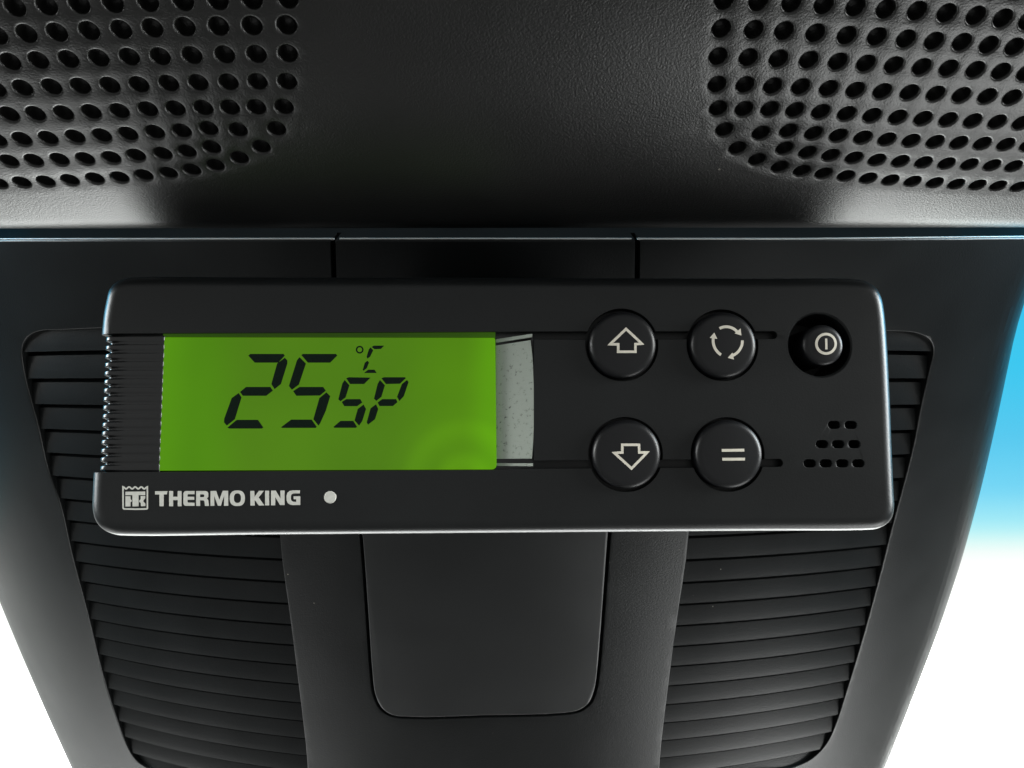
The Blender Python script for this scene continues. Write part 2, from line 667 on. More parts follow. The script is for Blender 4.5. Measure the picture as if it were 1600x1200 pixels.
# added thin bead: highlight on the cover's top edge put into its pale colour
M_GLINT = mat_plastic('edge_glint_bead', (0.16, 0.165, 0.16), 0.35, 3000, 0.1, 0.5)
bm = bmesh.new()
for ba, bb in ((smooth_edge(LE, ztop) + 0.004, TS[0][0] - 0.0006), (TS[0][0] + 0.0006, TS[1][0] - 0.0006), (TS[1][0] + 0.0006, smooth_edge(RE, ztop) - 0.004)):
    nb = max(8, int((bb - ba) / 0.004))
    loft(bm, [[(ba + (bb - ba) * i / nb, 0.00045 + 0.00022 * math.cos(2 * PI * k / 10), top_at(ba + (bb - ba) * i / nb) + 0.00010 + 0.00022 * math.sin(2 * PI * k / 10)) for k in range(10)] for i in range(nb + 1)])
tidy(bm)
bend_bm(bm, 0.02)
obj('edge_glint_bead', bm, M_GLINT, cover, smooth=60, weighted=False)

# set-back flange added behind the console gap to block light coming through
bm = bmesh.new()
ua, ub = smooth_edge(LE, ztop) - 0.012, smooth_edge(RE, ztop) + 0.012
us_ = [ua + (ub - ua) * i / 30 for i in range(31)]
loft(bm, [[(u_, d, top_at(u_) - 0.008) for u_ in us_] + [(u_, d, top_at(u_) + 0.075) for u_ in reversed(us_)] for d in (0.024, 0.028)])
tidy(bm)
bend_bm(bm)
M_GAP_SHADE = mat_plastic('gap_shade', (0.002, 0.002, 0.002), 0.85, 1800, 0.3, 0.05)  # near-black base colour paints the shade inside the gap
obj('gap_blocker', bm, M_GAP_SHADE, cover)

# louvres: sloping blades, one mesh per vent
z_a, z_b = slab(450, 876)[1], slab(457, 1181)[1]
PITCH = (z_a - z_b) / 10.0
ztopv = slab(90, 518)[1]
def louvres(poly):
    b = bmesh.new()
    us = [p[0] for p in poly]
    zmin = min(p[1] for p in poly)
    k = 0
    z = z_a
    while z + PITCH < ztopv + 0.002:
        z += PITCH
    while z > zmin - PITCH:
        # crossings of the pocket outline at a few heights decide how long the blade is
        lo, hi = [], []
        for dz in (0.0, 0.3, 0.6, 0.9):
            zz = min(max(z + dz * PITCH, zmin + .0004), ztopv - .0004)
            xs = []
            n = len(poly)
            for i in range(n):
                a, c = poly[i], poly[(i + 1) % n]
                if (a[1] > zz) != (c[1] > zz):
                    xs.append(a[0] + (c[0] - a[0]) * (zz - a[1]) / (c[1] - a[1]))
            if len(xs) >= 2:
                lo.append(min(xs))
                hi.append(max(xs))
        if lo:
            u0, u1 = min(lo) - 0.0012, max(hi) + 0.0012
            P = PITCH
            prof = [(0.0014, z + 0.00010), (0.0007, z + 0.00006), (0.0005, z + 0.00020), (0.00055, z + 0.00045),       # rounded nose
                    (0.0009, z + 0.36 * P), (0.0017, z + 0.79 * P), (0.0095, z + 0.82 * P),
                    (0.0095, z + 0.30 * P), (0.0040, z + 0.10 * P)]
            loft(b, [[(u0, d, zz) for d, zz in prof], [(u1, d, zz) for d, zz in prof]])
        z -= PITCH
    tidy(b)
    bend_bm(b, 0.004)
    return b
for poly in vents:
    obj('slatted_vent', louvres(poly), M_COVER, cover, smooth=38)

# ------------------------------------------------------------------ the windscreen behind the cover
NW = 0.060
W0 = bend(0, NW, 0)
e_dn = Vector((0, math.sin(TAU), -math.cos(TAU)))
e_in = Vector((0, math.cos(TAU), math.sin(TAU)))
def glass_w(px, py):
    r = ray(px, py)
    t = (W0 - CAM).dot(e_in) / r.dot(e_in)
    return (CAM + r * t - W0).dot(e_dn)
w_lo, w_hi = glass_w(1585, 925), glass_w(1585, 768)
mg = bpy.data.materials.new('tinted_glass')
mg.use_nodes = True
gn, gl = mg.node_tree.nodes, mg.node_tree.links
gn.clear()
gt = gn.new('ShaderNodeTexCoord')
gd = gn.new('ShaderNodeVectorMath')
gd.operation = 'DOT_PRODUCT'
gd.inputs[1].default_value = e_dn
gl.new(gt.outputs['Object'], gd.inputs[0])
gr = gn.new('ShaderNodeMapRange')
gl.new(gd.outputs['Value'], gr.inputs['Value'])
gc = gn.new('ShaderNodeValToRGB')
gl.new(gr.outputs['Result'], gc.inputs['Fac'])
gtr = gn.new('ShaderNodeBsdfTransparent')
gl.new(gc.outputs['Color'], gtr.inputs['Color'])
ggl = gn.new('ShaderNodeBsdfGlossy')
ggl.inputs['Roughness'].default_value = 0.02
gf = gn.new('ShaderNodeFresnel')
gf.inputs['IOR'].default_value = 1.15
gm = gn.new('ShaderNodeMixShader')
ggeo = gn.new('ShaderNodeNewGeometry')          # only the face turned to the viewer reflects
gb = gn.new('ShaderNodeMath')
gb.operation = 'MULTIPLY_ADD'
gb.inputs[1].default_value = -1.0
gb.inputs[2].default_value = 1.0
gl.new(ggeo.outputs['Backfacing'], gb.inputs[0])
gfm = gn.new('ShaderNodeMath')
gfm.operation = 'MULTIPLY'
gl.new(gb.outputs[0], gfm.inputs[0])
gl.new(gf.outputs[0], gfm.inputs[1])
gl.new(gfm.outputs[0], gm.inputs[0])
gl.new(gtr.outputs[0], gm.inputs[1])
gl.new(ggl.outputs[0], gm.inputs[2])
go = gn.new('ShaderNodeOutputMaterial')
gl.new(gm.outputs[0], go.inputs[0])
WU0, WU1 = -0.16, 0.62
bm = bmesh.new()
rg = []
for d in (0.0, 0.005):
    ring = []
    for x, w in ((-0.75, WU0), (0.75, WU0), (0.75, WU1), (-0.75, WU1)):
        ring.append(W0 + Vector((x, 0, 0)) + e_dn * w + e_in * d)
    rg.append(ring)
loft(bm, rg)
tidy(bm)
pane_c = W0 + e_dn * ((WU0 + WU1) / 2) + e_in * 0.0025
ws = obj('windscreen', bm, mg, None, smooth=None)
ws['label'] = 'sloping windscreen glass with a blue shade band along its top'
ws['category'] = 'windscreen'
s0 = (W0 - WLOC[ws]).dot(e_dn)
gr.inputs['From Min'].default_value = s0 + w_hi - 0.10
gr.inputs['From Max'].default_value = s0 + w_lo
span = (w_lo - (w_hi - 0.10))
cr = gc.color_ramp
def sq(c): return (c[0] ** .5, c[1] ** .5, c[2] ** .5, 1)
def lin(c): return [((v / 255 + 0.055) / 1.055) ** 2.4 for v in c]
def tint(c): return sq([v / (W_FRONT + W_BASE) for v in lin(c)])
cr.elements[0].position = 0.0
cr.elements[0].color = tint((52, 190, 238))
cr.elements[1].position = 1.0
cr.elements[1].color = (0.98, 0.99, 0.98, 1)
wa = w_hi - 0.10
for py_, c in ((575, (62, 200, 242)), (690, (90, 202, 242)), (770, (120, 215, 248)), (825, (170, 237, 250)), (848, (212, 250, 250)), (862, (238, 254, 252)), (878, (255, 255, 255))):
    e = cr.elements.new((glass_w(1585, py_) - wa) / span)
    e.color = tint(c)

# ------------------------------------------------------------------ the overhead console with its perforated speaker panels
SC = 0.74
P_D0, P_XC, P_Z0, P_TH, P_KV, P_ROLL, P_YAW = 0.1754, -0.0017, 0.0575, 0.94, 7.45, 0.0102, 0.0494
HP = 0.0055                                     # hole pitch before scaling
V1 = 0.037                                     # where the underside starts to roll away
K_ROLL = 70.0
prof_tab = {}
DV = 0.0002
def tilt(v):
    if v < V1:
        return P_TH + P_KV * max(v, -0.05)
    return min(2.25, P_TH + P_KV * V1 + K_ROLL * (v - V1))
def build_prof():
    y = z = 0.0
    prof_tab[0] = (0.0, 0.0)
    i = 0
    while i * DV < 0.075:
        t = tilt((i + .5) * DV)
        y += math.sin(t) * DV
        z -= math.cos(t) * DV
        i += 1
        prof_tab[i] = (y, z)
    y = z = 0.0
    i = 0
    while i * DV > -0.115:
        t = tilt((i - .5) * DV)
        y -= math.sin(t) * DV
        z += math.cos(t) * DV
        i -= 1
        prof_tab[i] = (y, z)
build_prof()
cR, sR, cY, sY = math.cos(P_ROLL), math.sin(P_ROLL), math.cos(P_YAW), math.sin(P_YAW)
def turn(p):
    x, y, z = p
    x, z = x * cR - z * sR, x * sR + z * cR
    x, y = x * cY - y * sY, x * sY + y * cY
    return Vector((x, y, z))
def S(u, v, n=0.0):
    i = math.floor(v / DV)
    k = v / DV - i
    i = max(min(prof_tab), min(max(prof_tab) - 1, i))
    a, b = prof_tab[i], prof_tab[i + 1]
    y, z = a[0] + (b[0] - a[0]) * k, a[1] + (b[1] - a[1]) * k
    t = tilt(v)
    p = turn((u, y + math.cos(t) * n, z + math.sin(t) * n))
    return CAM + (p + Vector((P_XC, P_D0, P_Z0))) * SC
def proj(p):
    d = p - CAM
    return 800 + F * d.x / d.y, 600 - F * d.z / d.y
def unS(px, py):
    u, v = (px - 790) / 9000.0, (py - 170) / 7500.0
    for _ in range(30):
        x, y = proj(S(u, v))
        h = 1e-4
        xu, yu = proj(S(u + h, v))
        xv, yv = proj(S(u, v + h))
        a, b, c, d = (xu - x) / h, (xv - x) / h, (yu - y) / h, (yv - y) / h
        det = a * d - b * c
        ex, ey = px - x, py - y
        u += max(-.01, min(.01, (d * ex - b * ey) / det))
        v += max(-.01, min(.01, (a * ey - c * ex) / det))
    return u, v

LZ = [([1285, 1125, 972, 817, 660, 503, 352, 207, 65], [-4, 0, 3, 7, 11, 16, 21, 27, 33]),
      ([1280, 1125, 975, 825, 680, 540, 397, 253, 117, -15], [115, 118, 120, 123, 128, 135, 140, 147, 153, 160]),
      ([1285, 1145, 1003, 857, 715, 577, 440, 305, 170, 45], [242, 245, 247, 250, 255, 257, 262, 267, 272, 278]),
      ([1282, 1150, 1020, 885, 753, 620, 490, 358, 230, 100, -20], [367, 368, 370, 372, 375, 380, 383, 387, 390, 395, 400]),
      ([1268, 1145, 1027, 908, 783, 660, 533, 407, 283, 158, 40], [480, 482, 483, 485, 487, 490, 498, 502, 507, 510, 512]),
      ([1235, 1063, 932, 812, 692, 572, 455, 335, 215, 97, -15], [578, 583, 577, 587, 592, 600, 607, 612, 618, 622, 626]),
      ([1167, 945, 835, 727, 608, 497, 380, 265, 150, 40], [658, 660, 678, 688, 695, 705, 710, 713, 717, 720]),
      ([1070, 962, 857, 753, 643, 535, 424, 312, 204, 97, -8], [707, 740, 760, 774, 784, 793, 798, 805, 811, 815, 819])]
RZ = [[(262, 2), (415, 8), (563, 14), (708, 22), (850, 32), (985, 42), (1125, 50), (1257, 60), (1388, 71), (1508, 83), (1622, 94)],
      [(250, 130), (395, 135), (530, 140), (670, 150), (810, 160), (945, 165), (1075, 175), (1200, 185), (1325, 190), (1445, 202), (1560, 210), (1672, 218)],
      [(235, 255), (370, 260), (505, 265), (640, 270), (770, 277), (895, 285), (1020, 292), (1145, 300), (1265, 306), (1385, 312), (1500, 320), (1612, 328)],
      [(230, 380), (355, 382), (478, 387), (603, 390), (728, 397), (848, 403), (968, 409), (1090, 414), (1207, 420), (1322, 426), (1437, 431), (1548, 436)],
      [(235, 487), (350, 490), (465, 490), (577, 494), (692, 501), (808, 509), (922, 517), (1037, 524), (1150, 530), (1262, 535), (1372, 540), (1482, 545), (1590, 550)],
      [(262, 582), (425, 597), (548, 587), (660, 597), (770, 607), (880, 615), (988, 623), (1096, 629), (1204, 634), (1310, 638), (1415, 642), (1520, 646), (1622, 650)],
      [(320, 664), (530, 665), (632, 683), (735, 695), (840, 706), (943, 715), (1048, 721), (1152, 726), (1255, 731), (1357, 735), (1458, 739), (1555, 743)],
      [(408, 715), (508, 748), (607, 765), (703, 776), (803, 787), (903, 797), (1003, 805), (1103, 811), (1202, 817), (1298, 823), (1393, 827), (1485, 831), (1577, 835)]]
holesL, holesR = [], []
zq = 2.857
for xs, ys in LZ:
    holesL.append([unS(x / zq, y / zq) for x, y in zip(xs, ys)])
for row in RZ:
    holesR.append([unS(1040 + x / zq, y / zq) for x, y in row])
for H, sg in ((holesL, -1), (holesR, 1)):
    for row in H:                                   # carry every row on past the picture's edge
        du = (row[-1][0] - row[-4][0]) / 3
        dvv = (row[-1][1] - row[-4][1]) / 3
        while abs(row[-1][0]) < 0.142:
            row.append((row[-1][0] + du, row[-1][1] + dvv * .5))
    for _ in range(4):                              # and rows above it
        H.insert(0, [(u + sg * 0.0003, v - HP) for u, v in H[0]])
allH = [h for row in holesL + holesR for h in row]
HR = 0.00178
UMAX, VTOP, VEND = 0.160, -0.075, 0.070
pts, cons = [], []
def add_loop(lp, closed=True):
    s = len(pts)
    pts.extend(Vector((a * 1000, b * 1000)) for a, b in lp)
    n = len(lp)
    cons.extend((s + i, s + (i + 1) % n) for i in range(n if closed else n - 1))
    return s
NH = 22
HS = []
for (u, v) in allH:
    HS.append(add_loop([(u + HR * 1.3 * math.cos(2 * PI * k / NH), v + HR * 1.3 * math.sin(2 * PI * k / NH)) for k in range(NH)]))
# border of each speaker panel
def panel_border(H, sg):
    inner = [row[0] for row in H]
    bot = H[-1]
    m = 0.0042
    path = [(inner[0][0] - sg * m, VTOP + 0.001), (inner[2][0] - sg * m, inner[2][1])]
    path += [(r[0] - sg * m, r[1]) for r in inner[4:8]]
    path += [(inner[8][0] - sg * m, inner[8][1] + .0010), (inner[9][0] - sg * m * .95, inner[9][1] + .0022), (inner[10][0] - sg * m * .75, inner[10][1] + .0030)]
    path += [(b[0] - sg * m * .3, b[1] + m * .9) for b in bot[:1]]
    path += [(b[0], b[1] + m) for b in bot[1:] if abs(b[0]) < UMAX - .006]
    path += [(sg * (UMAX - 0.003), path[-1][1]), (sg * (UMAX - 0.003), VTOP + 0.001)]
    return path
borders = [panel_border(holesL, -1), panel_border(holesR, 1)]
for b in borders:
    add_loop(b)
add_loop([(-UMAX, VTOP), (UMAX, VTOP), (UMAX, VEND), (-UMAX, VEND)])
gv = []
v = VTOP + 0.003
while v < VEND - .0005:
    gv.append(v)
    v += 0.003 if v < V1 - .003 else 0.0011
for v in gv:
    nu = 46
    for i in range(1, nu):
        u = -UMAX + 2 * UMAX * i / nu
        if v < 0.030 and any((u - h[0]) ** 2 + (v - h[1]) ** 2 < (HR * 1.55) ** 2 for h in allH):
            continue
        pts.append(Vector((u * 1000, v * 1000)))
vs, es, fs, ov, oe, of = delaunay_2d_cdt(pts, cons, [], 0, 1e-5)
remap = {}
for i, o in enumerate(ov):
    for k in o:
        remap[k] = i
def inpoly(p, lp):
    r = False
    n = len(lp)
    for i in range(n):
        a, b = lp[i], lp[(i + 1) % n]
        if (a[1] > p[1]) != (b[1] > p[1]) and p[0] < (b[0] - a[0]) * (p[1] - a[1]) / (b[1] - a[1]) + a[0]:
            r = not r
    return r
jm = bmesh.new()
tag_layer = jm.faces.layers.int.new('panel')
bv = [jm.verts.new(S(p.x / 1000, p.y / 1000)) for p in vs]
cells = {}
for i, h in enumerate(allH):
    cells.setdefault((int(h[0] // .006), int(h[1] // .006)), []).append(h)
for f in fs:
    c = (sum(vs[i].x for i in f) / 3000, sum(vs[i].y for i in f) / 3000)
    ci, cj = int(c[0] // .006), int(c[1] // .006)
    near = [h for a in (-1, 0, 1) for b in (-1, 0, 1) for h in cells.get((ci + a, cj + b), ())]
    if any((c[0] - h[0]) ** 2 + (c[1] - h[1]) ** 2 < (HR * 1.29) ** 2 for h in near):
        continue
    nf = jm.faces.new([bv[i] for i in f])
    nf[tag_layer] = 1 if inpoly(c, borders[0]) else 2 if inpoly(c, borders[1]) else 0
for (u, v), s in zip(allH, HS):
    ring = [bv[remap[s + k]] for k in range(NH)]
    t = 1 if u < 0 else 2
    for fr, dn in ((1.16, 0.03), (1.06, 0.11), (1.0, 0.27), (0.97, 0.6), (0.95, 2.0)):
        nxt = [jm.verts.new(S(u + HR * fr * math.cos(2 * PI * k / NH), v + HR * fr * math.sin(2 * PI * k / NH), dn * HR)) for k in range(NH)]
        for k in range(NH):
            try:
                f = jm.faces.new((ring[k], ring[(k + 1) % NH], nxt[(k + 1) % NH], nxt[k]))
                f[tag_layer] = t
            except ValueError:
                pass
        ring = nxt
    try:
        f = jm.faces.new(ring)
        f[tag_layer] = t
    except ValueError:
        pass
jm.verts.ensure_lookup_table()
loose = [v for v in jm.verts if not v.link_faces]
bmesh.ops.delete(jm, geom=loose, context='VERTS')
bmesh.ops.recalc_face_normals(jm, faces=jm.faces[:])
jm.normal_update()
if sum(f.normal.z for f in jm.faces) > 0:
    bmesh.ops.reverse_faces(jm, faces=jm.faces[:])
    jm.normal_update()
console_c = S(0, 0)
console = empty('overhead_console', console_c, 'black overhead roof console with perforated speaker panels above the display unit', 'roof console')
def take(t, name, label=None):
    b = jm.copy()
    lay = b.faces.layers.int['panel']
    b.normal_update()
    nl = b.verts.layers.float_vector.new('keep_n')
    for v in b.verts:
        v[nl] = v.normal
    bmesh.ops.delete(b, geom=[f for f in b.faces if f[lay] != t], context='FACES')
    nr = [Vector(v[nl]) for v in b.verts]
    o = obj(name, b, M_CONSOLE, console, smooth=180, weighted=False, label=label)
    o.data.normals_split_custom_set_from_vertices(nr)
    return o
take(0, 'shell')
take(1, 'speaker_grille')
take(2, 'speaker_grille')
jm.free()

# ------------------------------------------------------------------ the display unit
DC = 0.150
pl = Vector((-0.0396, 1.0, -0.0889))                     # plane: pl . X = const
r0 = ray(771, 632)
pconst = pl.dot(r0) * DC
K0 = CAM + r0 * DC
en = pl.normalized()                                     # into the unit
ez = (Vector((0, 0, 1)) - en * en.z).normalized()
ex = ez.cross(en) * -1
if ex.x < 0: ex = -ex
ROT = math.radians(-0.2)
ex, ez = ex * math.cos(ROT) - ez * math.sin(ROT), ez * math.cos(ROT) + ex * math.sin(ROT)
def loc(px, py, n=0.0):
    """photo pixel on the unit's face (n metres into it) -> (x, z)"""
    r = ray(px, py)
    t = (pconst / pl.length + n) / en.dot(r)
    d = CAM + r * t - K0
    return d.dot(ex), d.dot(ez)
def locs(ps, n=0.0): return [loc(p[0], p[1], n) for p in ps]
def kw(x, n, z): return K0 + ex * x + en * n + ez * z
def pxput(n):
    def f(px, py):
        x, z = loc(px, py, n)
        return kw(x, n, z)
    return f
def to_world(bm):
    for v in bm.verts:
        v.co = kw(*v.co)
    bm.normal_update()
PX = DC / F                                              # one photo pixel on the face, in metres

unit = empty('display_unit', K0, 'black temperature display unit with lit green screen and round buttons', 'control panel')
H_OUT = [(158, 500), (163, 470), (168, 452), (178, 440), (194, 433), (215, 431)]
H_OUT += [(x, 431 + (x - 215) / 1130 * 3) for x in (400, 600, 800, 1000, 1200)]
H_OUT += [(1330, 434), (1355, 438), (1371, 448), (1380, 464), (1385, 490), (1389, 540), (1393, 620), (1396, 700), (1399, 770), (1400, 792), (1397, 808), (1388, 820), (1373, 827), (1350, 829)]
H_OUT += [(x, 829 + (1350 - x) / 1160 * 9) for x in (1200, 1000, 800, 600, 400)]
H_OUT += [(200, 838), (176, 836), (158, 828), (147, 815), (142, 797), (142, 770), (144, 730), (150, 620)]
outline = spline(locs(H_OUT, 0.0012), 4)
bm = bmesh.new()
BR = 0.0025
prof = []
for k in range(9):
    a = PI / 2 * k / 8
    prof.append((BR * (1 - math.sin(a)), BR * (1 - math.cos(a))))
prof = prof + [(0.0006, 0.012), (0.0010, 0.022)]
prism(bm, outline, prof)
cut = []
# the channel for the ribbed grip and the screen
ch = locs([(100, 521.5), (834, 518), (834, 731), (776, 734), (100, 738.5)])
def cutter(poly, depth, c=0.00015, top=-0.002):
    b = bmesh.new()
    prism(b, poly, [(-c, top), (-c, 0.0), (-c * .3, c * .35), (0.0, c), (0.0, depth)])
    return b
cut.append(cutter(ch, 0.0032, 0.00006))
side = locs([(100, 521.5), (166, 521.5), (158, 738.5), (100, 738.5)])
cut.append(cutter(side, 0.030, 0.00004))
for y0, y1, xe in ((523.5, 523.5, 1214), (724.5, 724.5, 1223)):
    a, b_ = loc(800, y0 + 0.5), loc(xe, y1)
    st = stadium(a[0], b_[0], (a[1] + b_[1]) / 2, 12.0 * PX)
    cut.append(cutter(st, 0.0022))
BTN = [(974, 537.5, 53.5), (1131.8, 538, 53.0), (980, 709.5, 54.0), (1140, 709.5, 54.0)]
BN = -0.0016
for (bx, by, br) in BTN:
    c = loc(bx - 1.5, by + 0.5, BN * 0.3)
    cut.append(cutter(circle(c, (br + 4.0) * PX, 56), 0.0025))
# power button well
pc = loc(1281, 539)
b = bmesh.new()
rr = 51.5 * PX
cc = circle(pc, rr, 64)
prism(b, cc, [(-0.0003, -0.002), (-0.0003, -0.0001), (-0.0001, 0.00008), (0.00012, 0.0003), (0.0004, 0.0030), (0.0005, 0.0110)])
cut.append(b)
SL = [(1303.4, 664), (1329.6, 664), (1284.5, 694), (1309.8, 694), (1335, 694), (1265.3, 724), (1290.6, 724), (1316.2, 724), (1341.3, 724)]
for sx, sy in SL:
    c = loc(sx, sy)
    w = 10.0 * PX
    cut.append(cutter(stadium(c[0] - w, c[0] + w, c[1], 12.5 * PX, 8), 0.004, 0.00012))
house = bool_cut(bm, cut)
bmesh.ops.triangulate(house, faces=[f for f in house.faces if len(f.verts) > 4])
tidy(house)
to_world(house)
obj('housing', house, M_HOUSE, unit, smooth=32)

# bracket that carries the unit on the cover
bm = bmesh.new()
bk = locs([(560, 560), (980, 560), (980, 800), (560, 800)])
prism(bm, bk, [(0.0, 0.0205), (0.0, 0.048), (0.003, 0.074)])
tidy(bm)
to_world(bm)
obj('mounting_bracket', bm, M_HOUSE, unit)

# ribbed grip at the left end: the ridges wrap round the corner
bm = bmesh.new()
NR = 16
z_hi, z_lo = loc(200, 522)[1], loc(200, 738.2)[1]
steps = NR * 10
def rib_path(z):
    t = (z_hi - z) / (z_hi - z_lo)
    xr = loc(255.5 - 8.5 * t, 522 + 216 * t)[0]
    xl = loc(161.5 - 9.5 * t, 522 + 216 * t)[0]
    r = 0.0014
    p = [((xr, 0.0031), (1, 0)), ((xr, 0.0010), (1, 0)), ((xr - 0.00005, 0.00074), (.3, -.9)), ((xr - 0.0005, 0.0007), (0, -1))]
    for k in range(1, 6):
        p.append(((xr - 0.0005 + (xl + r - xr + 0.0005) * k / 6, 0.0007), (0, -1)))
    for k in range(7):
        a = PI / 2 * k / 6
        p.append(((xl + r * (1 - math.sin(a)), 0.0007 + r * (1 - math.cos(a))), (-math.sin(a), -math.cos(a))))
    p.append(((xl, 0.010), (-1, 0)))
    return p
rows = []
for i in range(steps + 1):
    z = z_hi + (z_lo - z_hi) * i / steps
    ph = (i / 10.0) % 1.0
    q = max(0.0, min(1.0, (0.5 - abs(ph - 0.5)) / 0.24 - 0.25))
    q = q * q * (3 - 2 * q)                       # flat-topped ridges
    row = []
    for j, ((x, n), (nx, nn)) in enumerate(rib_path(z)):
        h = 0.00003 * q if j < 3 else 0.00014 * q if j < 9 else 0.00075 * q - 0.0005
        row.append(bm.verts.new((x + nx * h, n + nn * h, z)))
    rows.append(row)
for a, b in zip(rows[:-1], rows[1:]):
    for j in range(len(a) - 1):
        bm.faces.new((a[j], a[j + 1], b[j + 1], b[j]))
tidy(bm)
to_world(bm)
obj('ribbed_grip', bm, M_RIB, unit, smooth=75, weighted=False)

# display
LN = 0.00072
bm = bmesh.new()
lc = round_poly(locs([(256.5, 527), (774, 528), (776, 733.5), (248.5, 735.5)], LN), [0.0001, 0.0004, 0.0008, 0.0001], 4)
prism(bm, lc, [(0.00005, LN), (0.0, LN + 0.0001), (0.0, 0.0030)])
tidy(bm)
to_world(bm)
lcd = obj('display', bm, M_LCD, unit, weighted=False, smooth=None)
bm = bmesh.new()
lb = [kw(*(lambda q: (q[0], n, q[1]))(loc(x, y, n))) for x, y, n in ((255, 518.6, 0.0006), (774, 519.2, 0.0006), (774, 527.6, LN + .00002), (255, 526.6, LN + .00002))]
back = [p + en * 0.0012 for p in lb]
loft(bm, [lb, back])
tidy(bm)
obj('display_border', bm, M_LCD_EDGE, unit, weighted=False, smooth=None)

def z5(ps): return [(340 + x / 5.0, 530 + y / 5.0) for x, y in ps]
DIG = {
 'a': [[(240, 128), (255, 115), (515, 115), (525, 128), (475, 183), (290, 183)],
       [(525, 145), (545, 165), (545, 190), (495, 350), (445, 390), (420, 350), (465, 190)],
       [(175, 412), (222, 373), (412, 373), (432, 402), (380, 442), (197, 442)],
       [(165, 420), (187, 455), (135, 625), (72, 675), (50, 650), (52, 620), (110, 460)],
       [(77, 690), (150, 630), (315, 630), (358, 690), (345, 698), (90, 698)]],
 'b': [[(655, 125), (665, 115), (925, 115), (935, 128), (880, 183), (705, 183)],
       [(640, 140), (690, 190), (635, 355), (580, 395), (557, 365), (620, 165)],
       [(590, 405), (640, 373), (825, 373), (845, 402), (800, 440), (615, 442)],
       [(850, 415), (880, 445), (845, 560), (800, 660), (788, 675), (748, 625), (795, 460)],
       [(495, 688), (575, 628), (735, 628), (775, 685), (765, 693), (505, 693)]],
 'c': [[(1005, 305), (1025, 297), (1195, 300), (1145, 350), (1035, 350)],
       [(993, 318), (1030, 360), (1000, 455), (960, 485), (943, 470), (975, 345)],
       [(970, 490), (1005, 468), (1115, 468), (1130, 495), (1090, 523), (990, 523)],
       [(1140, 510), (1160, 545), (1130, 640), (1105, 675), (1070, 635), (1095, 545)],
       [(905, 685), (960, 638), (1060, 638), (1090, 685), (1080, 692), (912, 692)]],
 'd': [[(1280, 305), (1300, 297), (1465, 297), (1470, 305), (1425, 348), (1315, 350)],
       [(1268, 318), (1307, 360), (1280, 450), (1240, 482), (1222, 465), (1250, 350)],
       [(1480, 318), (1492, 335), (1455, 445), (1420, 483), (1402, 450), (1440, 350)],
       [(1250, 495), (1285, 468), (1395, 468), (1405, 492), (1370, 522), (1265, 522)],
       [(1238, 508), (1255, 545), (1230, 625), (1175, 668), (1165, 650), (1195, 540)]],
 'e': [[(1203, 60), (1222, 50), (1302, 50), (1276, 76), (1225, 78)],
       [(1195, 64), (1216, 86), (1192, 136), (1170, 152), (1164, 136), (1182, 78)],
       [(1170, 168), (1183, 182), (1166, 226), (1140, 247), (1134, 238), (1150, 184)],
       [(1143, 264), (1176, 238), (1226, 238), (1243, 264)]]}
SEGN = LN - 0.00006
for key, nm in (('a', 'digit'), ('b', 'digit'), ('c', 'letter'), ('d', 'letter'), ('e', 'letter')):
    bm = bmesh.new()
    for sg in DIG[key]:
        flat_shape(bm, [z5(sg)], pxput(SEGN))
    if key == 'e':
        pass
    face_camera(bm)
    obj(nm, bm, M_SEG, lcd, smooth=None)
bm = bmesh.new()
flat_shape(bm, [circle((340 + 1110 / 5, 530 + 82 / 5), 6.1, 28), circle((340 + 1110 / 5, 530 + 82 / 5), 3.7, 28)], pxput(SEGN))
face_camera(bm)
obj('degree_sign', bm, M_SEG, lcd, smooth=None)

# dusty grey ramp between the screen and the buttons
bm = bmesh.new()
def ramp(ps):
    q = []
    for px, py, n in ps:
        x, z = loc(px, py, n)
        q.append(Vector((x, n, z)))
    return q
def slab_solid(bm, q, d):
    loft(bm, [[tuple(p) for p in q], [(p.x, p.y + d, p.z) for p in q]])
nA, nB = 0.0017, 0.00005
slab_solid(bm, ramp([(774.6, 540, nA), (829, 531.5, nB), (832.2, 560, nB), (834, 600, nB), (834.4, 650, nB), (833.2, 690, nB), (831, 716.5, nB), (774.6, 717, nA)]), 0.0009)
tidy(bm)
to_world(bm)
obj('grey_ramp', bm, M_STRIP, unit, smooth=20)
for ps in ([(775, 530, nA), (831.5, 521.5, nB), (831.5, 526.5, nB), (775, 535.5, nA)], [(776, 723.5, nA), (833, 724, nB), (833, 728.5, nB), (776, 728, nA)]):
    bm = bmesh.new()
    slab_solid(bm, ramp(ps), 0.0008)
    tidy(bm)
    to_world(bm)
    obj('ramp_edge', bm, M_STRIP, unit, smooth=20)
# dark infill that closes the channel round the ramp
bm = bmesh.new()
slab_solid(bm, ramp([(774, 517.5, 0.0022), (834.5, 517.5, 0.0022), (834.5, 732, 0.0022), (774, 735, 0.0022)]), 0.0009)
tidy(bm)
to_world(bm)
obj('channel_floor', bm, M_RIB, unit)

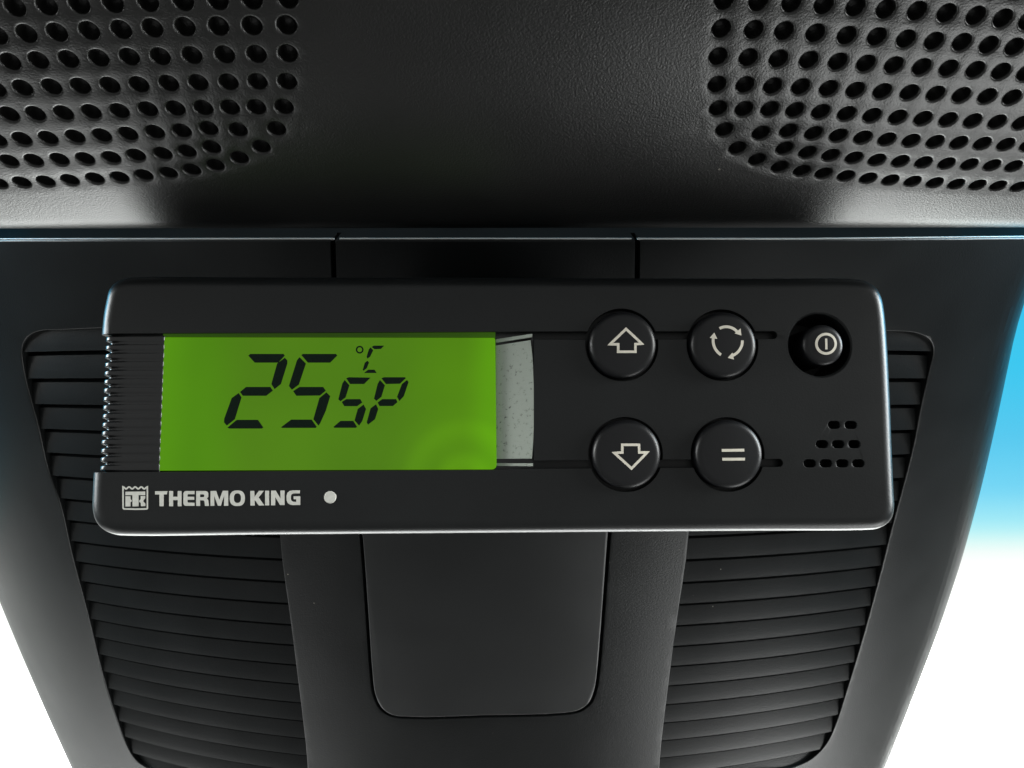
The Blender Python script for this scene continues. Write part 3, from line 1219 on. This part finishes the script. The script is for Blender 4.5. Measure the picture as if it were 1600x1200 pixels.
# round buttons with printed symbols
def dome(rho):
    """height of the button face at relative radius rho"""
    return -0.00022 * (1 - rho * rho)
def make_button(bx, by, br, top_n, base_n, edge, name):
    c = loc(bx, by, top_n)
    R = br * PX * (DC + top_n) / DC
    bm = bmesh.new()
    prof = [(0.0, base_n)]
    for k in range(9):
        a = PI / 2 * k / 8
        prof.append((edge * (1 - math.cos(a)), top_n + edge * .8 * (1 - math.sin(a))))
    rings = []
    n = 72
    for ins, d in prof:
        rr_ = R - ins
        rings.append([(c[0] + rr_ * math.cos(2 * PI * i / n), d, c[1] + rr_ * math.sin(2 * PI * i / n)) for i in range(n)])
    Rf = R - edge
    for k in range(1, 9):
        rr_ = Rf * (1 - k / 8.5)
        rings.append([(c[0] + rr_ * math.cos(2 * PI * i / n), top_n + dome(rr_ / Rf), c[1] + rr_ * math.sin(2 * PI * i / n)) for i in range(n)])
    loft(bm, rings)
    tidy(bm)
    to_world(bm)
    o = obj(name, bm, M_BUTTON, unit, smooth=70, weighted=False)
    def put(px, py):
        x, z = loc(px, py, top_n - 0.0002)
        rho = min(1.0, math.hypot(x - c[0], z - c[1]) / Rf)
        return kw(x, top_n + dome(rho) - 0.00005, z)
    return o, put
ups = []
for (bx, by, br) in BTN:
    ups.append(make_button(bx, by, br, BN, 0.0024, 0.0013, 'button'))
for (b_, _p), l_ in zip(ups, ('round black button with a pale up arrow', 'round black button with three pale circling arrows',
                              'round black button with a pale down arrow', 'round black button with two pale bars')):
    b_['label'] = l_
def za(ps): return [(900 + x / 4.706, 460 + y / 4.706) for x, y in ps]
def zb(ps): return [(900 + x / 4.706, 630 + y / 4.706) for x, y in ps]
SWID = 4.0
# up arrow
o, put = ups[0]
bm = bmesh.new()
ribbon(bm, za([(368, 254), (484, 362), (437, 366), (437, 422), (310, 422), (310, 367), (250, 367)]), SWID, put, True, 4)
face_camera(bm)
obj('arrow_symbol', bm, M_ICON, o, smooth=None)
# circulation arrows
o, put = ups[1]
bm = bmesh.new()
def arc3(p0, p1, p2, k=14):
    """arc through three points"""
    ax, ay = p0; bx_, by_ = p1; cx, cy = p2
    d = 2 * (ax * (by_ - cy) + bx_ * (cy - ay) + cx * (ay - by_))
    ux = ((ax**2 + ay**2) * (by_ - cy) + (bx_**2 + by_**2) * (cy - ay) + (cx**2 + cy**2) * (ay - by_)) / d
    uy = ((ax**2 + ay**2) * (cx - bx_) + (bx_**2 + by_**2) * (ax - cx) + (cx**2 + cy**2) * (bx_ - ax)) / d
    r = math.hypot(ax - ux, ay - uy)
    a0, am, a1 = [math.atan2(p[1] - uy, p[0] - ux) for p in (p0, p1, p2)]
    da = (a1 - a0) % (2 * PI)
    if (am - a0) % (2 * PI) > da:
        da -= 2 * PI
    return [(ux + r * math.cos(a0 + da * i / k), uy + r * math.sin(a0 + da * i / k)) for i in range(k + 1)]
for arc_pts, head in (([(1056, 250), (1115, 238), (1187, 276)], [(1217, 302), (1166, 286), (1212, 250)]),
                      ([(1224, 338), (1207, 402), (1150, 450)], [(1116, 466), (1150, 428), (1162, 479)]),
                      ([(1066, 444), (1018, 388), (1010, 318)], [(1017, 281), (983, 320), (1038, 327)])):
    ribbon(bm, za(arc3(*arc_pts)), SWID + .3, put)
    hv = [bm.verts.new(put(*p)) for p in za(head)]
    bm.faces.new(hv)
face_camera(bm)
obj('circulation_symbol', bm, M_ICON, o, smooth=None)
# down arrow
o, put = ups[2]
bm = bmesh.new()
ribbon(bm, zb([(340, 306), (463, 306), (465, 362), (524, 362), (408, 480), (282, 366), (340, 362)]), SWID, put, True, 4)
face_camera(bm)
obj('arrow_symbol', bm, M_ICON, o, smooth=None)
# two bars
o, put = ups[3]
for seg in ([(1072, 347), (1238, 345)], [(1075, 412), (1243, 411)]):
    bm = bmesh.new()
    ribbon(bm, zb(seg), 4.4, put, False, 4)
    face_camera(bm)
    obj('bar_symbol', bm, M_ICON, o, smooth=None)
# power button in its well
o, put = make_button(1287.5, 538.5, 33.0, -0.0009, 0.0108, 0.0011, 'power_button')
bm = bmesh.new()
ribbon(bm, [(1290.9 + 15.2 * math.cos(2 * PI * i / 48), 537.1 + 15.2 * math.sin(2 * PI * i / 48)) for i in range(48)], 4.0, put, True)
ribbon(bm, [(1290.7, 529), (1291.1, 546)], 3.5, put, False, 3)
face_camera(bm)
obj('power_symbol', bm, M_ICON, o, smooth=None)

# printed maker's mark, name and the pale indicator dot
put = pxput(-0.00006)
def z6(ps): return [(180 + x / 10.0, 750 + y / 10.0) for x, y in ps]
def z7(ps): return [(330 + x / 10.0, 750 + y / 10.0) for x, y in ps]
bm = bmesh.new()
wave = []
for i in range(33):
    t = i / 32
    wave.append((122 + 380 * t, 123 - 16 * math.cos(2 * PI * 4 * t)))
frame = wave + [(503, 440), (498, 448), (488, 452), (310, 456), (140, 452), (128, 446), (123, 436)]
ribbon(bm, z6(frame), 2.4, put, True)
for pl_ in ([(160, 183), (470, 180), (470, 236), (366, 236), (366, 412), (270, 414), (268, 236), (160, 238)],
            [(160, 254), (240, 254), (240, 296), (258, 318), (258, 335), (240, 350), (240, 412), (160, 415)],
            [(398, 252), (470, 250), (470, 284), (440, 322), (440, 336), (472, 370), (472, 408), (402, 410), (398, 356), (376, 344), (376, 322), (398, 300)]):
    flat_shape(bm, [z6(pl_)], put)
face_camera(bm)
obj('emblem', bm, M_WHITE, unit, smooth=None)
def ell(cx, cy, rx, ry, p=2.5, n=40):
    out = []
    for i in range(n):
        a = 2 * PI * i / n
        c, s = math.cos(a), math.sin(a)
        out.append((cx + rx * math.copysign(abs(c) ** (2 / p), c), cy + ry * math.copysign(abs(s) ** (2 / p), s)))
    return out
LET = [(z6, [[(622, 175), (818, 173), (806, 225), (760, 225), (757, 410), (692, 410), (690, 225), (622, 226)]]),
       (z6, [[(842, 172), (905, 172), (905, 262), (975, 262), (977, 172), (1037, 172), (1037, 410), (977, 410), (977, 314), (905, 314), (905, 410), (842, 410)]]),
       (z6, [[(1240, 172), (1110, 172), (1082, 180), (1066, 205), (1065, 370), (1078, 394), (1105, 405), (1240, 403), (1240, 355), (1140, 352), (1130, 342), (1130, 310), (1235, 309), (1235, 262), (1130, 262), (1130, 234), (1140, 222), (1240, 222)]]),
       (z6, [[(1265, 172), (1410, 172), (1440, 182), (1456, 208), (1455, 262), (1434, 290), (1455, 318), (1466, 405), (1402, 405), (1395, 334), (1380, 318), (1327, 318), (1327, 405), (1265, 405)], [(1327, 224), (1380, 224), (1392, 234), (1392, 256), (1380, 268), (1327, 268)]]),
       (z7, [[(-11, 172), (78, 170), (127, 310), (180, 168), (265, 168), (268, 402), (200, 402), (203, 245), (150, 402), (103, 402), (46, 245), (50, 402), (-11, 404)]]),
       (z7, [ell(408, 285, 119, 122), ell(410, 283, 55, 75)]),
       (z7, [[(610, 170), (675, 170), (678, 262), (745, 168), (825, 168), (742, 270), (830, 398), (745, 399), (680, 312), (680, 400), (613, 400)]]),
       (z7, [[(842, 168), (905, 168), (905, 396), (842, 396)]]),
       (z7, [[(935, 166), (1010, 166), (1083, 292), (1080, 165), (1147, 165), (1147, 391), (1075, 391), (1001, 267), (1001, 395), (935, 395)]]),
       (z7, [[(1390, 162), (1270, 162), (1225, 172), (1192, 200), (1176, 245), (1178, 320), (1197, 360), (1230, 384), (1270, 392), (1392, 390), (1392, 255), (1286, 256), (1288, 300), (1326, 300), (1330, 342), (1280, 340), (1255, 325), (1246, 300), (1246, 250), (1256, 225), (1282, 211), (1385, 210)]])]
bm = bmesh.new()
for zf, loops in LET:
    flat_shape(bm, [zf(l) for l in loops], put)
face_camera(bm)
obj('lettering', bm, M_WHITE, unit, smooth=None)
bm = bmesh.new()
c = loc(516, 777)
cp = circle(c, 9.4 * PX, 32)
prism(bm, cp, [(0.00012, -0.0001), (0.0, -0.00004), (0.0, 0.0004)])
tidy(bm)
to_world(bm)
obj('indicator_dot', bm, M_WHITE, unit, smooth=None)
